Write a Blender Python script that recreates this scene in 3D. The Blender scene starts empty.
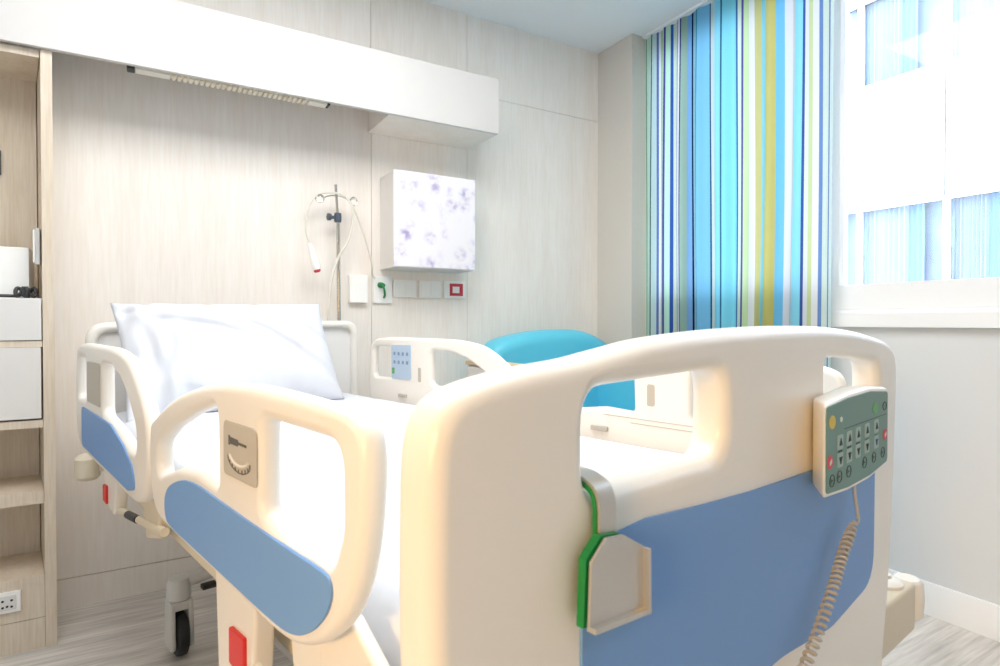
import bpy, bmesh, math, random
from mathutils import Vector, Matrix
random.seed(7)
PI = math.pi
scene = bpy.context.scene
COL = scene.collection

# ------------------------------------------------------------------ materials
def lin(c):
    out = []
    for v in c:
        v = v / 255.0
        out.append(v / 12.92 if v <= 0.04045 else ((v + 0.055) / 1.055) ** 2.4)
    return (out[0], out[1], out[2], 1.0)

def mat(name, rgb, rough=0.5, metal=0.0, bump=0.0, bscale=200.0, spec=0.5, var=0.0, coat=0.0):
    m = bpy.data.materials.new(name)
    m.use_nodes = True
    nt = m.node_tree
    b = nt.nodes['Principled BSDF']
    b.inputs['Base Color'].default_value = lin(rgb)
    b.inputs['Roughness'].default_value = rough
    b.inputs['Metallic'].default_value = metal
    b.inputs['Specular IOR Level'].default_value = spec
    b.inputs['Coat Weight'].default_value = coat
    tc = nt.nodes.new('ShaderNodeTexCoord')
    if bump > 0 or var > 0:
        n = nt.nodes.new('ShaderNodeTexNoise')
        n.inputs['Scale'].default_value = bscale
        n.inputs['Detail'].default_value = 4
        nt.links.new(tc.outputs['Object'], n.inputs['Vector'])
        if bump > 0:
            bp = nt.nodes.new('ShaderNodeBump')
            bp.inputs['Strength'].default_value = bump
            bp.inputs['Distance'].default_value = 0.002
            nt.links.new(n.outputs['Fac'], bp.inputs['Height'])
            nt.links.new(bp.outputs['Normal'], b.inputs['Normal'])
        if var > 0:
            mx = nt.nodes.new('ShaderNodeMix'); mx.data_type = 'RGBA'
            c = lin(rgb)
            mx.inputs['A'].default_value = tuple(v * (1 - var) for v in c[:3]) + (1,)
            mx.inputs['B'].default_value = tuple(min(1, v * (1 + var)) for v in c[:3]) + (1,)
            nt.links.new(n.outputs['Fac'], mx.inputs['Factor'])
            nt.links.new(mx.outputs['Result'], b.inputs['Base Color'])
    return m

def wood(name, ca, cb, scale=(9, 9, 0.5), rough=0.45, fine=6.0, bump=0.03):
    """pale laminate with streaky grain; grain runs along the axis with the small scale"""
    m = bpy.data.materials.new(name)
    m.use_nodes = True
    nt = m.node_tree
    b = nt.nodes['Principled BSDF']
    b.inputs['Roughness'].default_value = rough
    tc = nt.nodes.new('ShaderNodeTexCoord')
    mp = nt.nodes.new('ShaderNodeMapping')
    mp.inputs['Scale'].default_value = scale
    nt.links.new(tc.outputs['Object'], mp.inputs['Vector'])
    n1 = nt.nodes.new('ShaderNodeTexNoise'); n1.inputs['Scale'].default_value = 1.6
    n1.inputs['Detail'].default_value = 5; n1.inputs['Roughness'].default_value = 0.6
    n2 = nt.nodes.new('ShaderNodeTexNoise'); n2.inputs['Scale'].default_value = fine * 2
    n2.inputs['Detail'].default_value = 4
    for n in (n1, n2):
        nt.links.new(mp.outputs['Vector'], n.inputs['Vector'])
    ad = nt.nodes.new('ShaderNodeMath'); ad.operation = 'ADD'
    nt.links.new(n1.outputs['Fac'], ad.inputs[0]); nt.links.new(n2.outputs['Fac'], ad.inputs[1])
    hf = nt.nodes.new('ShaderNodeMath'); hf.operation = 'MULTIPLY'; hf.inputs[1].default_value = 0.5
    nt.links.new(ad.outputs[0], hf.inputs[0])
    cr = nt.nodes.new('ShaderNodeValToRGB')
    cr.color_ramp.elements[0].position = 0.36; cr.color_ramp.elements[0].color = lin(ca)
    cr.color_ramp.elements[1].position = 0.64; cr.color_ramp.elements[1].color = lin(cb)
    nt.links.new(hf.outputs[0], cr.inputs['Fac'])
    nt.links.new(cr.outputs['Color'], b.inputs['Base Color'])
    bp = nt.nodes.new('ShaderNodeBump'); bp.inputs['Strength'].default_value = bump
    bp.inputs['Distance'].default_value = 0.002
    nt.links.new(n2.outputs['Fac'], bp.inputs['Height'])
    nt.links.new(bp.outputs['Normal'], b.inputs['Normal'])
    return m

M = {}
M['headwall'] = wood('pale_wood_laminate', (239, 231, 222), (247, 242, 236), (9, 9, 0.6))
M['cabinet'] = wood('cabinet_wood', (213, 197, 175), (230, 218, 200), (14, 14, 0.8))
M['floor'] = wood('floor_vinyl_wood', (184, 180, 175), (236, 231, 225), (0.8, 13, 1), rough=0.4, fine=3.0)
M['white_lam'] = mat('white_laminate', (230, 228, 225), 0.35, var=0.02, bscale=12)
M['box_lam'] = mat('box_white_laminate', (214, 212, 210), 0.4, var=0.02, bscale=12)
M['paint'] = mat('grey_white_paint', (220, 224, 227), 0.75, bump=0.04, bscale=300)
M['pier'] = mat('warm_grey_paint', (216, 212, 205), 0.75, bump=0.04, bscale=300)
M['ceil'] = mat('ceiling_paint', (240, 243, 246), 0.85, bump=0.03, bscale=250)
M['whiteframe'] = mat('white_upvc', (246, 249, 252), 0.3, var=0.01, bscale=20)
M['cream'] = mat('cream_plastic', (236, 232, 224), 0.34, bump=0.02, bscale=500, coat=0.15)
M['cream2'] = mat('cream_plastic_dark', (214, 204, 182), 0.42, bump=0.03, bscale=400)
M['blue'] = mat('blue_plastic_panel', (110, 154, 208), 0.5, bump=0.05, bscale=700)
M['sheet'] = mat('white_cotton_sheet', (216, 219, 226), 0.9, bump=0.15, bscale=900, spec=0.1)
M['pillow'] = mat('white_cotton_pillow', (215, 218, 225), 0.9, bump=0.12, bscale=900, spec=0.1)
M['steel'] = mat('brushed_steel', (206, 203, 197), 0.36, 0.75, bump=0.05, bscale=300)
M['chrome'] = mat('chrome_tube', (205, 200, 192), 0.22, 1.0, var=0.03, bscale=60)
M['greymetal'] = mat('grey_enamel', (178, 180, 180), 0.4, 0.1, var=0.03, bscale=40)
M['lightgrey'] = mat('light_grey_plastic', (204, 204, 201), 0.4, var=0.02, bscale=40)
M['tyre'] = mat('black_rubber', (28, 32, 34), 0.6, bump=0.08, bscale=300)
M['dark'] = mat('dark_plastic', (45, 45, 47), 0.5, bump=0.03, bscale=300)
M['darkblue'] = mat('slate_knob', (70, 82, 96), 0.45, bump=0.03, bscale=300)
M['red'] = mat('red_plastic', (214, 40, 28), 0.4, var=0.03, bscale=60)
M['green'] = mat('green_edge_plastic', (20, 132, 66), 0.4, var=0.04, bscale=80)
M['padgreen'] = mat('teal_green_membrane', (96, 136, 126), 0.45, bump=0.02, bscale=500)
M['keygrey'] = mat('key_grey_green', (150, 176, 170), 0.5, var=0.02, bscale=80)
M['keydark'] = mat('key_symbol_dark', (38, 52, 56), 0.6, var=0.02, bscale=80)
M['keyblue'] = mat('key_symbol_blue', (40, 70, 130), 0.6, var=0.02, bscale=80)
M['keyred'] = mat('key_red', (206, 62, 78), 0.5, var=0.02, bscale=80)
M['keyyellow'] = mat('key_yellow', (206, 182, 66), 0.5, var=0.02, bscale=80)
M['keygreen'] = mat('key_green', (92, 164, 96), 0.5, var=0.02, bscale=80)
M['keypale'] = mat('key_pale', (205, 216, 212), 0.5, var=0.02, bscale=80)
M['cordgrey'] = mat('grey_coil_cord', (180, 176, 168), 0.45, var=0.03, bscale=80)
M['teal'] = mat('turquoise_vinyl', (98, 204, 230), 0.42, bump=0.1, bscale=260)
M['armwood'] = mat('light_arm_wood', (216, 194, 160), 0.45, var=0.05, bscale=30)
M['cordwhite'] = mat('white_cable', (226, 222, 210), 0.5, var=0.02, bscale=80)
M['plate'] = mat('white_socket_plastic', (250, 250, 248), 0.35, var=0.01, bscale=40)
M['plateline'] = mat('grey_socket_edge', (228, 228, 225), 0.45, var=0.02, bscale=40)
M['padblue'] = mat('pale_blue_membrane', (176, 196, 216), 0.5, var=0.02, bscale=60)
M['padkey'] = mat('slate_blue_key', (120, 146, 176), 0.5, var=0.02, bscale=60)
M['label'] = mat('grey_sticker', (184, 178, 166), 0.5, var=0.03, bscale=90)
M['labelline'] = mat('sticker_print', (92, 90, 86), 0.6, var=0.02, bscale=90)
M['labelpale'] = mat('sticker_arc_print', (214, 208, 196), 0.6, var=0.02, bscale=90)
M['fluor'] = mat('lamp_diffuser', (236, 232, 220), 0.35, var=0.02, bscale=60)
M['gold'] = mat('lamp_louvre', (236, 228, 208), 0.35, 0.2, var=0.03, bscale=60)
M['facade'] = mat('white_facade_panel', (166, 169, 174), 0.8, var=0.01, bscale=3)
M['facadeline'] = mat('facade_frame', (172, 178, 188), 0.6, var=0.01, bscale=3)
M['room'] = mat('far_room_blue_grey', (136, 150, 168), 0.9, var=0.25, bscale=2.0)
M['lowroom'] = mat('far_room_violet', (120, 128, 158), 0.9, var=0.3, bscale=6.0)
M['farcurt'] = mat('far_blue_curtain', (112, 142, 168), 0.9, var=0.08, bscale=4.0)
M['farsheer'] = mat('far_sheer_curtain', (152, 160, 168), 0.9, var=0.03, bscale=4.0)
M['jointgrey'] = mat('facade_joint', (84, 88, 94), 0.8, var=0.02, bscale=4)
M['asphalt'] = mat('asphalt', (120, 120, 120), 0.9, var=0.1, bscale=3.0)

def glass_mat(name, tint, refl=0.06):
    m = bpy.data.materials.new(name); m.use_nodes = True
    nt = m.node_tree
    for n in list(nt.nodes):
        nt.nodes.remove(n)
    o = nt.nodes.new('ShaderNodeOutputMaterial')
    t = nt.nodes.new('ShaderNodeBsdfTransparent'); t.inputs['Color'].default_value = tint
    g = nt.nodes.new('ShaderNodeBsdfGlossy'); g.inputs['Roughness'].default_value = 0.02
    f = nt.nodes.new('ShaderNodeFresnel'); f.inputs['IOR'].default_value = 1.35
    mx = nt.nodes.new('ShaderNodeMixShader')
    nt.links.new(f.outputs[0], mx.inputs[0])
    nt.links.new(t.outputs[0], mx.inputs[1]); nt.links.new(g.outputs[0], mx.inputs[2])
    nt.links.new(mx.outputs[0], o.inputs['Surface'])
    return m
M['glass'] = glass_mat('window_glass', (0.97, 0.985, 0.99, 1))
M['farglass'] = glass_mat('far_window_glass', (0.9, 0.95, 1.0, 1))

def floral_mat():
    m = bpy.data.materials.new('violet_floral_print'); m.use_nodes = True
    nt = m.node_tree; b = nt.nodes['Principled BSDF']; b.inputs['Roughness'].default_value = 0.5
    tc = nt.nodes.new('ShaderNodeTexCoord')
    v = nt.nodes.new('ShaderNodeTexVoronoi'); v.inputs['Scale'].default_value = 13.0
    n = nt.nodes.new('ShaderNodeTexNoise'); n.inputs['Scale'].default_value = 6.0; n.inputs['Detail'].default_value = 5
    n2 = nt.nodes.new('ShaderNodeTexNoise'); n2.inputs['Scale'].default_value = 38.0; n2.inputs['Detail'].default_value = 4
    for x in (v, n, n2):
        nt.links.new(tc.outputs['Object'], x.inputs['Vector'])
    c1 = nt.nodes.new('ShaderNodeValToRGB')
    c1.color_ramp.elements[0].position = 0.14; c1.color_ramp.elements[0].color = (1, 1, 1, 1)
    c1.color_ramp.elements[1].position = 0.55; c1.color_ramp.elements[1].color = (0, 0, 0, 1)
    nt.links.new(v.outputs['Distance'], c1.inputs['Fac'])
    c2 = nt.nodes.new('ShaderNodeValToRGB')
    c2.color_ramp.elements[0].position = 0.36; c2.color_ramp.elements[0].color = (0, 0, 0, 1)
    c2.color_ramp.elements[1].position = 0.56; c2.color_ramp.elements[1].color = (1, 1, 1, 1)
    nt.links.new(n.outputs['Fac'], c2.inputs['Fac'])
    c3 = nt.nodes.new('ShaderNodeValToRGB')
    c3.color_ramp.elements[0].position = 0.42; c3.color_ramp.elements[0].color = (0.15, 0.15, 0.15, 1)
    c3.color_ramp.elements[1].position = 0.6; c3.color_ramp.elements[1].color = (1, 1, 1, 1)
    nt.links.new(n2.outputs['Fac'], c3.inputs['Fac'])
    a = nt.nodes.new('ShaderNodeMath'); a.operation = 'MULTIPLY'
    nt.links.new(c1.outputs[0], a.inputs[0]); nt.links.new(c2.outputs[0], a.inputs[1])
    a2 = nt.nodes.new('ShaderNodeMath'); a2.operation = 'MULTIPLY'
    nt.links.new(a.outputs[0], a2.inputs[0]); nt.links.new(c3.outputs[0], a2.inputs[1])
    mx = nt.nodes.new('ShaderNodeMix'); mx.data_type = 'RGBA'
    mx.inputs['A'].default_value = lin((242, 240, 246)); mx.inputs['B'].default_value = lin((172, 160, 206))
    nt.links.new(a2.outputs[0], mx.inputs['Factor'])
    nt.links.new(mx.outputs['Result'], b.inputs['Base Color'])
    return m
M['floral'] = floral_mat()

# striped curtain: (right edge of the stripe along the cloth, colour); cloth u = metres from its left end
STRIPES = [(643, None), (645, (220, 238, 222)), (645.7, (120, 156, 130)), (652, (216, 242, 228)), (652.8, (60, 100, 105)), (656, (216, 240, 244)),
    (658, (104, 130, 196)), (659.5, (240, 242, 248)), (662, (172, 212, 150)), (664.5, (236, 238, 246)), (666, (82, 88, 160)), (670, (206, 244, 226)),
    (671.8, (60, 100, 186)), (676, (212, 228, 214)), (677, (240, 244, 250)), (678, (150, 150, 200)), (680, (236, 236, 246)), (681.5, (60, 60, 128)),
    (686, (160, 190, 176)), (690.5, (130, 176, 224)), (692.5, (4, 36, 84)), (696, (150, 192, 204)), (698, (70, 146, 182)), (707.5, (136, 204, 240)),
    (709, (34, 80, 124)), (714, (206, 224, 224)), (720.5, (150, 224, 248)), (722, (50, 110, 150)), (734, (146, 228, 248)), (736.5, (66, 116, 180)),
    (741.5, (226, 240, 228)), (744, (96, 96, 166)), (748, (212, 236, 186)), (752, (240, 240, 244)), (759, (204, 200, 138)), (765, (140, 206, 220)),
    (775, (202, 194, 120)), (782, (120, 196, 240)), (790, (226, 226, 234)), (793, (204, 204, 204)), (803, (150, 222, 244)), (805, (64, 96, 166)),
    (808, (232, 236, 240)), (811, (214, 226, 170)), (816, (244, 244, 244)), (819, (120, 154, 214)), (825, (224, 240, 232)), (828, (112, 146, 206)),
    (832, (222, 238, 236))]
def px_to_len(px):       # stripe table unit -> metres along the curtain track
    tan_ = (px - 500.0) / 589.0
    k = (0.512 + 0.859 * tan_) / (0.859 - 0.512 * tan_)
    return 2.385 - 2.33 / k
def curtain_mat():
    m = bpy.data.materials.new('striped_curtain_cloth'); m.use_nodes = True
    nt = m.node_tree
    for n in list(nt.nodes):
        nt.nodes.remove(n)
    o = nt.nodes.new('ShaderNodeOutputMaterial')
    uv = nt.nodes.new('ShaderNodeUVMap'); uv.uv_map = 'UVMap'
    sp = nt.nodes.new('ShaderNodeSeparateXYZ'); nt.links.new(uv.outputs[0], sp.inputs[0])
    half = len(STRIPES) // 2
    ramps = []
    for part in (STRIPES[:half + 1], [STRIPES[half]] + STRIPES[half + 1:]):
        cr = nt.nodes.new('ShaderNodeValToRGB'); cr.color_ramp.interpolation = 'CONSTANT'
        els = cr.color_ramp.elements
        starts = [px_to_len(p[0]) for p in part[:-1]]
        cols = [lin(p[1]) for p in part[1:]]
        els[0].position = 0.0; els[0].color = cols[0]
        els[1].position = 1.0; els[1].color = cols[-1]
        for s_, c_ in list(zip(starts, cols))[1:]:
            e = els.new(max(0.0, min(1.0, s_ / 1.1))); e.color = c_
        nt.links.new(sp.outputs[0], cr.inputs['Fac'])
        ramps.append(cr)
    gt = nt.nodes.new('ShaderNodeMath'); gt.operation = 'GREATER_THAN'
    gt.inputs[1].default_value = px_to_len(STRIPES[half][0]) / 1.1
    nt.links.new(sp.outputs[0], gt.inputs[0])
    mx = nt.nodes.new('ShaderNodeMix'); mx.data_type = 'RGBA'
    nt.links.new(gt.outputs[0], mx.inputs['Factor'])
    nt.links.new(ramps[0].outputs[0], mx.inputs['A']); nt.links.new(ramps[1].outputs[0], mx.inputs['B'])
    d = nt.nodes.new('ShaderNodeBsdfDiffuse'); t = nt.nodes.new('ShaderNodeBsdfTranslucent')
    nt.links.new(mx.outputs['Result'], d.inputs['Color']); nt.links.new(mx.outputs['Result'], t.inputs['Color'])
    ms = nt.nodes.new('ShaderNodeMixShader'); ms.inputs[0].default_value = CURTAIN_TRANS
    nt.links.new(d.outputs[0], ms.inputs[1]); nt.links.new(t.outputs[0], ms.inputs[2])
    nt.links.new(ms.outputs[0], o.inputs['Surface'])
    return m
CURTAIN_TRANS = 0.5
M['curtain'] = curtain_mat()

# ------------------------------------------------------------------ helpers
def tag(o, label=None, cat=None, group=None, kind=None):
    if label: o['label'] = label
    if cat: o['category'] = cat
    if group: o['group'] = group
    if kind: o['kind'] = kind
    return o

def empty(name, loc=(0, 0, 0), rz=0.0, label=None, cat=None, group=None):
    o = bpy.data.objects.new(name, None); COL.objects.link(o)
    o.location = loc; o.rotation_euler = (0, 0, rz); o.empty_display_size = 0.05
    return tag(o, label, cat, group)

def finish(me, angle=38):
    me.polygons.foreach_set('use_smooth', [True] * len(me.polygons))
    me.set_sharp_from_angle(angle=math.radians(angle))

def link(name, me, m, parent=None, wn=True, angle=38):
    finish(me, angle)
    me.materials.clear(); me.materials.append(m)
    o = bpy.data.objects.new(name, me); COL.objects.link(o)
    if parent is not None:
        o.parent = parent
    if wn:
        w = o.modifiers.new('wn', 'WEIGHTED_NORMAL'); w.keep_sharp = True
    return o

def bm_mesh(bm, name='m'):
    bmesh.ops.recalc_face_normals(bm, faces=bm.faces)
    me = bpy.data.meshes.new(name); bm.to_mesh(me); bm.free()
    return me

def add_box(bm, x0, x1, y0, y1, z0, z1, bev=0.0, seg=2):
    b = bmesh.new()
    vs = [b.verts.new(p) for p in ((x0, y0, z0), (x1, y0, z0), (x1, y1, z0), (x0, y1, z0), (x0, y0, z1), (x1, y0, z1), (x1, y1, z1), (x0, y1, z1))]
    for f in ((0, 3, 2, 1), (4, 5, 6, 7), (0, 1, 5, 4), (1, 2, 6, 5), (2, 3, 7, 6), (3, 0, 4, 7)):
        b.faces.new([vs[i] for i in f])
    if bev > 0:
        bmesh.ops.bevel(b, geom=list(b.edges), offset=bev, segments=seg, profile=0.6, affect='EDGES')
    merge(bm, b)

def merge(bm, b, mtx=None):
    if mtx is not None:
        bmesh.ops.transform(b, matrix=mtx, verts=b.verts)
    t = bpy.data.meshes.new('tmp'); b.to_mesh(t); b.free()
    bm.from_mesh(t); bpy.data.meshes.remove(t)

def box(x0, x1, y0, y1, z0, z1, bev=0.0, seg=2):
    bm = bmesh.new(); add_box(bm, x0, x1, y0, y1, z0, z1, bev, seg); return bm_mesh(bm)

def boxes(lst, bev=0.0):
    bm = bmesh.new()
    for b in lst:
        add_box(bm, *b, bev)
    return bm_mesh(bm)

def fillet(pts, n=6):
    """closed polygon with a radius per corner: [(x, y, r)] -> dense list"""
    out = []
    N = len(pts)
    for i in range(N):
        x, y, r = pts[i]
        P = Vector((x, y)); A = Vector(pts[i - 1][:2]); B = Vector(pts[(i + 1) % N][:2])
        if r <= 0:
            out.append((x, y)); continue
        da = (A - P); db = (B - P)
        la, lb = da.length, db.length
        da.normalize(); db.normalize()
        ang = da.angle(db)
        t = min(r / math.tan(ang / 2), la * 0.49, lb * 0.49)
        p0 = P + da * t; p2 = P + db * t
        for k in range(n + 1):
            u = k / n
            q = p0 * (1 - u) ** 2 + P * (2 * u * (1 - u)) * 1.0 + p2 * u ** 2
            # pull the quadratic towards a circle arc a little
            out.append((q.x, q.y))
    return out

def catmull(pts, n=6, closed=True):
    out = []
    N = len(pts)
    rng = range(N if closed else N - 1)
    for i in rng:
        if closed:
            p0, p1, p2, p3 = (Vector(pts[(i + j - 1) % N]) for j in range(4))
        else:
            p0 = Vector(pts[max(i - 1, 0)]); p1 = Vector(pts[i]); p2 = Vector(pts[i + 1]); p3 = Vector(pts[min(i + 2, N - 1)])
        d1 = max((p1 - p0).length, 1e-6) ** 0.5; d2 = max((p2 - p1).length, 1e-6) ** 0.5; d3 = max((p3 - p2).length, 1e-6) ** 0.5
        for k in range(n):
            t = k / n
            # centripetal tangents
            m1 = (p1 - p0) / d1 - (p2 - p0) / (d1 + d2) + (p2 - p1) / d2
            m2 = (p2 - p1) / d2 - (p3 - p1) / (d2 + d3) + (p3 - p2) / d3
            m1 *= d2; m2 *= d2
            if not closed and i == 0: m1 = (p2 - p1)
            if not closed and i == N - 2: m2 = (p2 - p1)
            a = 2 * p1 - 2 * p2 + m1 + m2; b = -3 * p1 + 3 * p2 - 2 * m1 - m2
            out.append(tuple(a * t ** 3 + b * t ** 2 + m1 * t + p1))
    if not closed:
        out.append(tuple(pts[-1]))
    return out

def slab(outline, holes, thick, bev, bres=3):
    """outline (and holes) in x,y extruded to +-thick/2 with rounded edges"""
    cu = bpy.data.curves.new('c', 'CURVE'); cu.dimensions = '2D'; cu.fill_mode = 'BOTH'
    for poly in [outline] + list(holes):
        s = cu.splines.new('POLY'); s.points.add(len(poly) - 1)
        for p, q in zip(s.points, poly):
            p.co = (q[0], q[1], 0, 1)
        s.use_cyclic_u = True
    bev = min(bev, thick / 2 - 1e-5)
    cu.extrude = thick / 2 - bev; cu.bevel_depth = bev; cu.bevel_resolution = bres; cu.offset = -bev
    o = bpy.data.objects.new('c', cu); COL.objects.link(o)
    dg = bpy.context.evaluated_depsgraph_get()
    me = bpy.data.meshes.new_from_object(o.evaluated_get(dg))
    bpy.data.objects.remove(o); bpy.data.curves.remove(cu)
    bm = bmesh.new(); bm.from_mesh(me); bpy.data.meshes.remove(me)
    bmesh.ops.remove_doubles(bm, verts=bm.verts, dist=1e-5)
    return bm

def in_sz(bm, dc):          # slab drawn in (across, up), facing the foot
    for v in bm.verts:
        x, y, h = v.co; v.co = (x, dc - h, y)
    return bm_mesh(bm)
def in_dz(bm, sc):          # slab drawn in (along, up), facing sideways
    for v in bm.verts:
        x, y, h = v.co; v.co = (sc + h, x, y)
    return bm_mesh(bm)

def tube_bm(bm, pts, r, n=10, closed=False):
    pts = [Vector(p) for p in pts]
    N = len(pts)
    rs = r if isinstance(r, (list, tuple)) else [r] * N
    rings = []
    up = None
    for i in range(N):
        a = pts[i - 1] if (i > 0 or closed) else pts[i]
        b = pts[(i + 1) % N] if (i < N - 1 or closed) else pts[i]
        t = (b - a).normalized()
        if up is None:
            up = t.orthogonal().normalized()
        up = (up - t * up.dot(t))
        if up.length < 1e-6:
            up = t.orthogonal()
        up.normalize()
        w = t.cross(up)
        rings.append([bm.verts.new(pts[i] + (up * math.cos(2 * PI * k / n) + w * math.sin(2 * PI * k / n)) * rs[i]) for k in range(n)])
    for i in range(N if closed else N - 1):
        A = rings[i]; B = rings[(i + 1) % N]
        for k in range(n):
            bm.faces.new((A[k], A[(k + 1) % n], B[(k + 1) % n], B[k]))
    if not closed:
        bm.faces.new(rings[0][::-1]); bm.faces.new(rings[-1])
def tube(pts, r, n=10, closed=False):
    bm = bmesh.new(); tube_bm(bm, pts, r, n, closed); return bm_mesh(bm)

def lathe_bm(bm, prof, n=24, mtx=None):
    """profile [(r, h)] spun about z"""
    b = bmesh.new(); rings = []
    for r, h in prof:
        if r < 1e-6:
            rings.append([b.verts.new((0, 0, h))])
        else:
            rings.append([b.verts.new((r * math.cos(2 * PI * k / n), r * math.sin(2 * PI * k / n), h)) for k in range(n)])
    for A, B in zip(rings, rings[1:]):
        for k in range(n):
            a, a2 = A[k % len(A)], A[(k + 1) % len(A)]
            c, c2 = B[k % len(B)], B[(k + 1) % len(B)]
            f = []
            for v in (a, a2, c2, c):
                if v not in f: f.append(v)
            if len(f) > 2: b.faces.new(f)
    for R in (rings[0], rings[-1]):
        if len(R) > 2:
            try: b.faces.new(R)
            except ValueError: pass
    merge(bm, b, mtx)
def lathe(prof, n=24, mtx=None):
    bm = bmesh.new(); lathe_bm(bm, prof, n, mtx); return bm_mesh(bm)
def axis_mtx(loc, axis):
    """z axis of the lathe turned onto the given axis, moved to loc"""
    q = Vector((0, 0, 1)).rotation_difference(Vector(axis).normalized())
    return Matrix.Translation(loc) @ q.to_matrix().to_4x4()

def struct(name, me, m, label=None, wn=False):
    o = link(name, me, m, None, wn)
    o['kind'] = 'structure'
    if label: o['label'] = label
    return o

# ------------------------------------------------------------------ room (metres; x along the head wall, y towards it)
HW, WX, CEIL = 2.65, 2.40, 2.60
XL, YB = -1.75, -2.4
struct('floor', box(XL, WX + .12, YB, HW + .1, -0.05, 0.0), M['floor'])
struct('ceiling', box(XL, WX + .3, YB, HW + .1, CEIL, CEIL + .05), M['ceil'])
struct('wall_left', box(XL - .1, XL, YB, HW + .1, 0, CEIL), M['paint'])
struct('wall_back', box(XL, WX + .3, YB - .1, YB, 0, CEIL), M['paint'])
# head wall: panels with fine open joints over a core
bm = bmesh.new()
add_box(bm, XL, WX + .3, HW + .012, HW + .1, 0, CEIL)
xs = [XL, -1.12, .887, 1.386, 2.245]
g = .0011
for a, b in zip(xs, xs[1:]):
    if a >= 1.38:
        add_box(bm, a + g, b - g, HW, HW + .012, .112 + g, 2.206 - g)
        add_box(bm, a + g, b - g, HW, HW + .012, 2.206 + g, CEIL)
    else:
        add_box(bm, a + g, b - g, HW, HW + .012, .112 + g, CEIL)
struct('wall_head', bm_mesh(bm), M['headwall'])
struct('baseboard_head', box(XL, 2.24, HW - .001, HW + .012, 0, .1105), M['headwall'])
# window side: pier, parapet wall, lintel
struct('wall_pier', box(2.24, WX + .3, 2.37, HW + .012, 0, CEIL), M['pier'])
struct('wall_window', boxes([(WX, WX + .14, YB, 2.37, 0, 1.03), (WX, WX + .14, YB, -.1, 1.03, CEIL), (WX, WX + .14, -.1, 2.37, 2.53, CEIL)]), M['paint'])
struct('baseboard_window', box(WX - .012, WX, YB, 2.37, 0, .118, .003), M['whiteframe'])
# window: deep sill, frame, posts, glass
win = empty('window_1', (0, 0, 0)); win['kind'] = 'structure'
win['label'] = 'wide white framed window beside the striped curtain'
link('window_sill', boxes([(WX - .03, WX + .12, -.12, 2.368, 1.03, 1.083), (WX - .012, WX + .12, -.12, 2.368, 1.083, 1.10)], .003), M['whiteframe'], win)
link('window_frame', boxes([(WX - .004, WX + .06, -.1, 2.365, 1.10, 1.198), (WX + .0, WX + .06, -.1, 2.365, 2.46, 2.53),
                            (WX - .004, WX + .06, 1.345, 1.392, 1.19, 2.47), 
                            (WX - .004, WX + .06, -.1, -.05, 1.19, 2.47), (WX, WX + .06, 2.31, 2.365, 1.19, 2.47)], .003), M['whiteframe'], win)
link('window_pane', box(WX + .030, WX + .034, -.06, 1.35, 1.19, 2.47), M['glass'], win, wn=False)
link('window_pane', box(WX + .030, WX + .034, 1.385, 2.32, 1.19, 2.47), M['glass'], win, wn=False)

# ------------------------------------------------------------------ curtain
def build_curtain():
    L = 1.04; NU, NV = 420, 40
    zt, zb = 2.585, .16
    bm = bmesh.new(); uvl = bm.loops.layers.uv.new('UVMap')
    grid = []
    def fold(u, v):
        t = u / L
        ph = 2 * PI * (11.5 * t - 3.0 * t * t)
        amp = .009 + .016 * t + .004 * math.sin(5 * t + 1)
        wob = .006 * math.sin(3.1 * v + 9 * t) * v
        return amp * math.sin(ph + .5 * math.sin(2.2 * v + 7 * t)) + .003 * math.sin(2.3 * ph + 1) + wob
    for j in range(NV + 1):
        v = j / NV
        row = []
        for i in range(NU + 1):
            u = L * i / NU
            sway = .020 * math.sin(2.4 * v * PI * .5 + 6 * u) * v * math.sin(PI * min(1, u / L))
            row.append(bm.verts.new((2.325 + fold(u, v) * (.55 + .45 * min(1, v * 2.5)), 2.366 - u + sway, zt + (zb - zt) * v)))
        grid.append(row)
    for j in range(NV):
        for i in range(NU):
            f = bm.faces.new((grid[j][i], grid[j][i + 1], grid[j + 1][i + 1], grid[j + 1][i]))
            for lp, (a, b) in zip(f.loops, ((i, j), (i + 1, j), (i + 1, j + 1), (i, j + 1))):
                lp[uvl].uv = ((L * a / NU + .019) / 1.1, 1 - b / NV)
    me = bpy.data.meshes.new('curtain'); bm.to_mesh(me); bm.free()
    return me
o = link('curtain', build_curtain(), M['curtain'], None, wn=False, angle=180)
tag(o, 'long striped curtain in blue, yellow, green and white, drawn beside the window', 'curtain')
o = link('curtain_track', box(2.305, 2.345, 1.2, 2.365, 2.586, 2.6, .003), M['whiteframe'])
tag(o, 'thin white curtain track fixed to the ceiling above the striped curtain', 'curtain track')

# ------------------------------------------------------------------ overhead bulkhead with recessed lamp
t = empty('overhead_cabinet', (0.5, 2.35, 1.92), label='long white overhead box running along the wood wall above the bed', cat='cabinet')
def W(o, root):      # keep world coordinates for a child of a moved root
    o.matrix_parent_inverse = Matrix.Translation(-Vector(root.location))
    return o
bm = bmesh.new()
add_box(bm, XL + .05, 1.395, 2.352, 2.372, 1.92, 2.17, .0015)
W(link('front_panel', bm_mesh(bm), M['box_lam'], t), t)
W(link('top_panel', box(XL + .05, 1.395, 2.372, 2.649, 2.150, 2.169), M['box_lam'], t), t)
W(link('end_panel', box(1.376, 1.394, 2.372, 2.649, 1.938, 2.150), M['box_lam'], t), t)
W(link('bottom_panel', boxes([(.872, 1.394, 2.372, 2.649, 1.921, 1.938), (.872, .888, 2.372, 2.649, 1.938, 2.150)]), M['headwall'], t), t)
t = empty('wall_lamp', (0.28, 2.44, 1.91), label='narrow fluorescent strip lamp with louvre tucked under the overhead box', cat='lamp')
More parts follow.
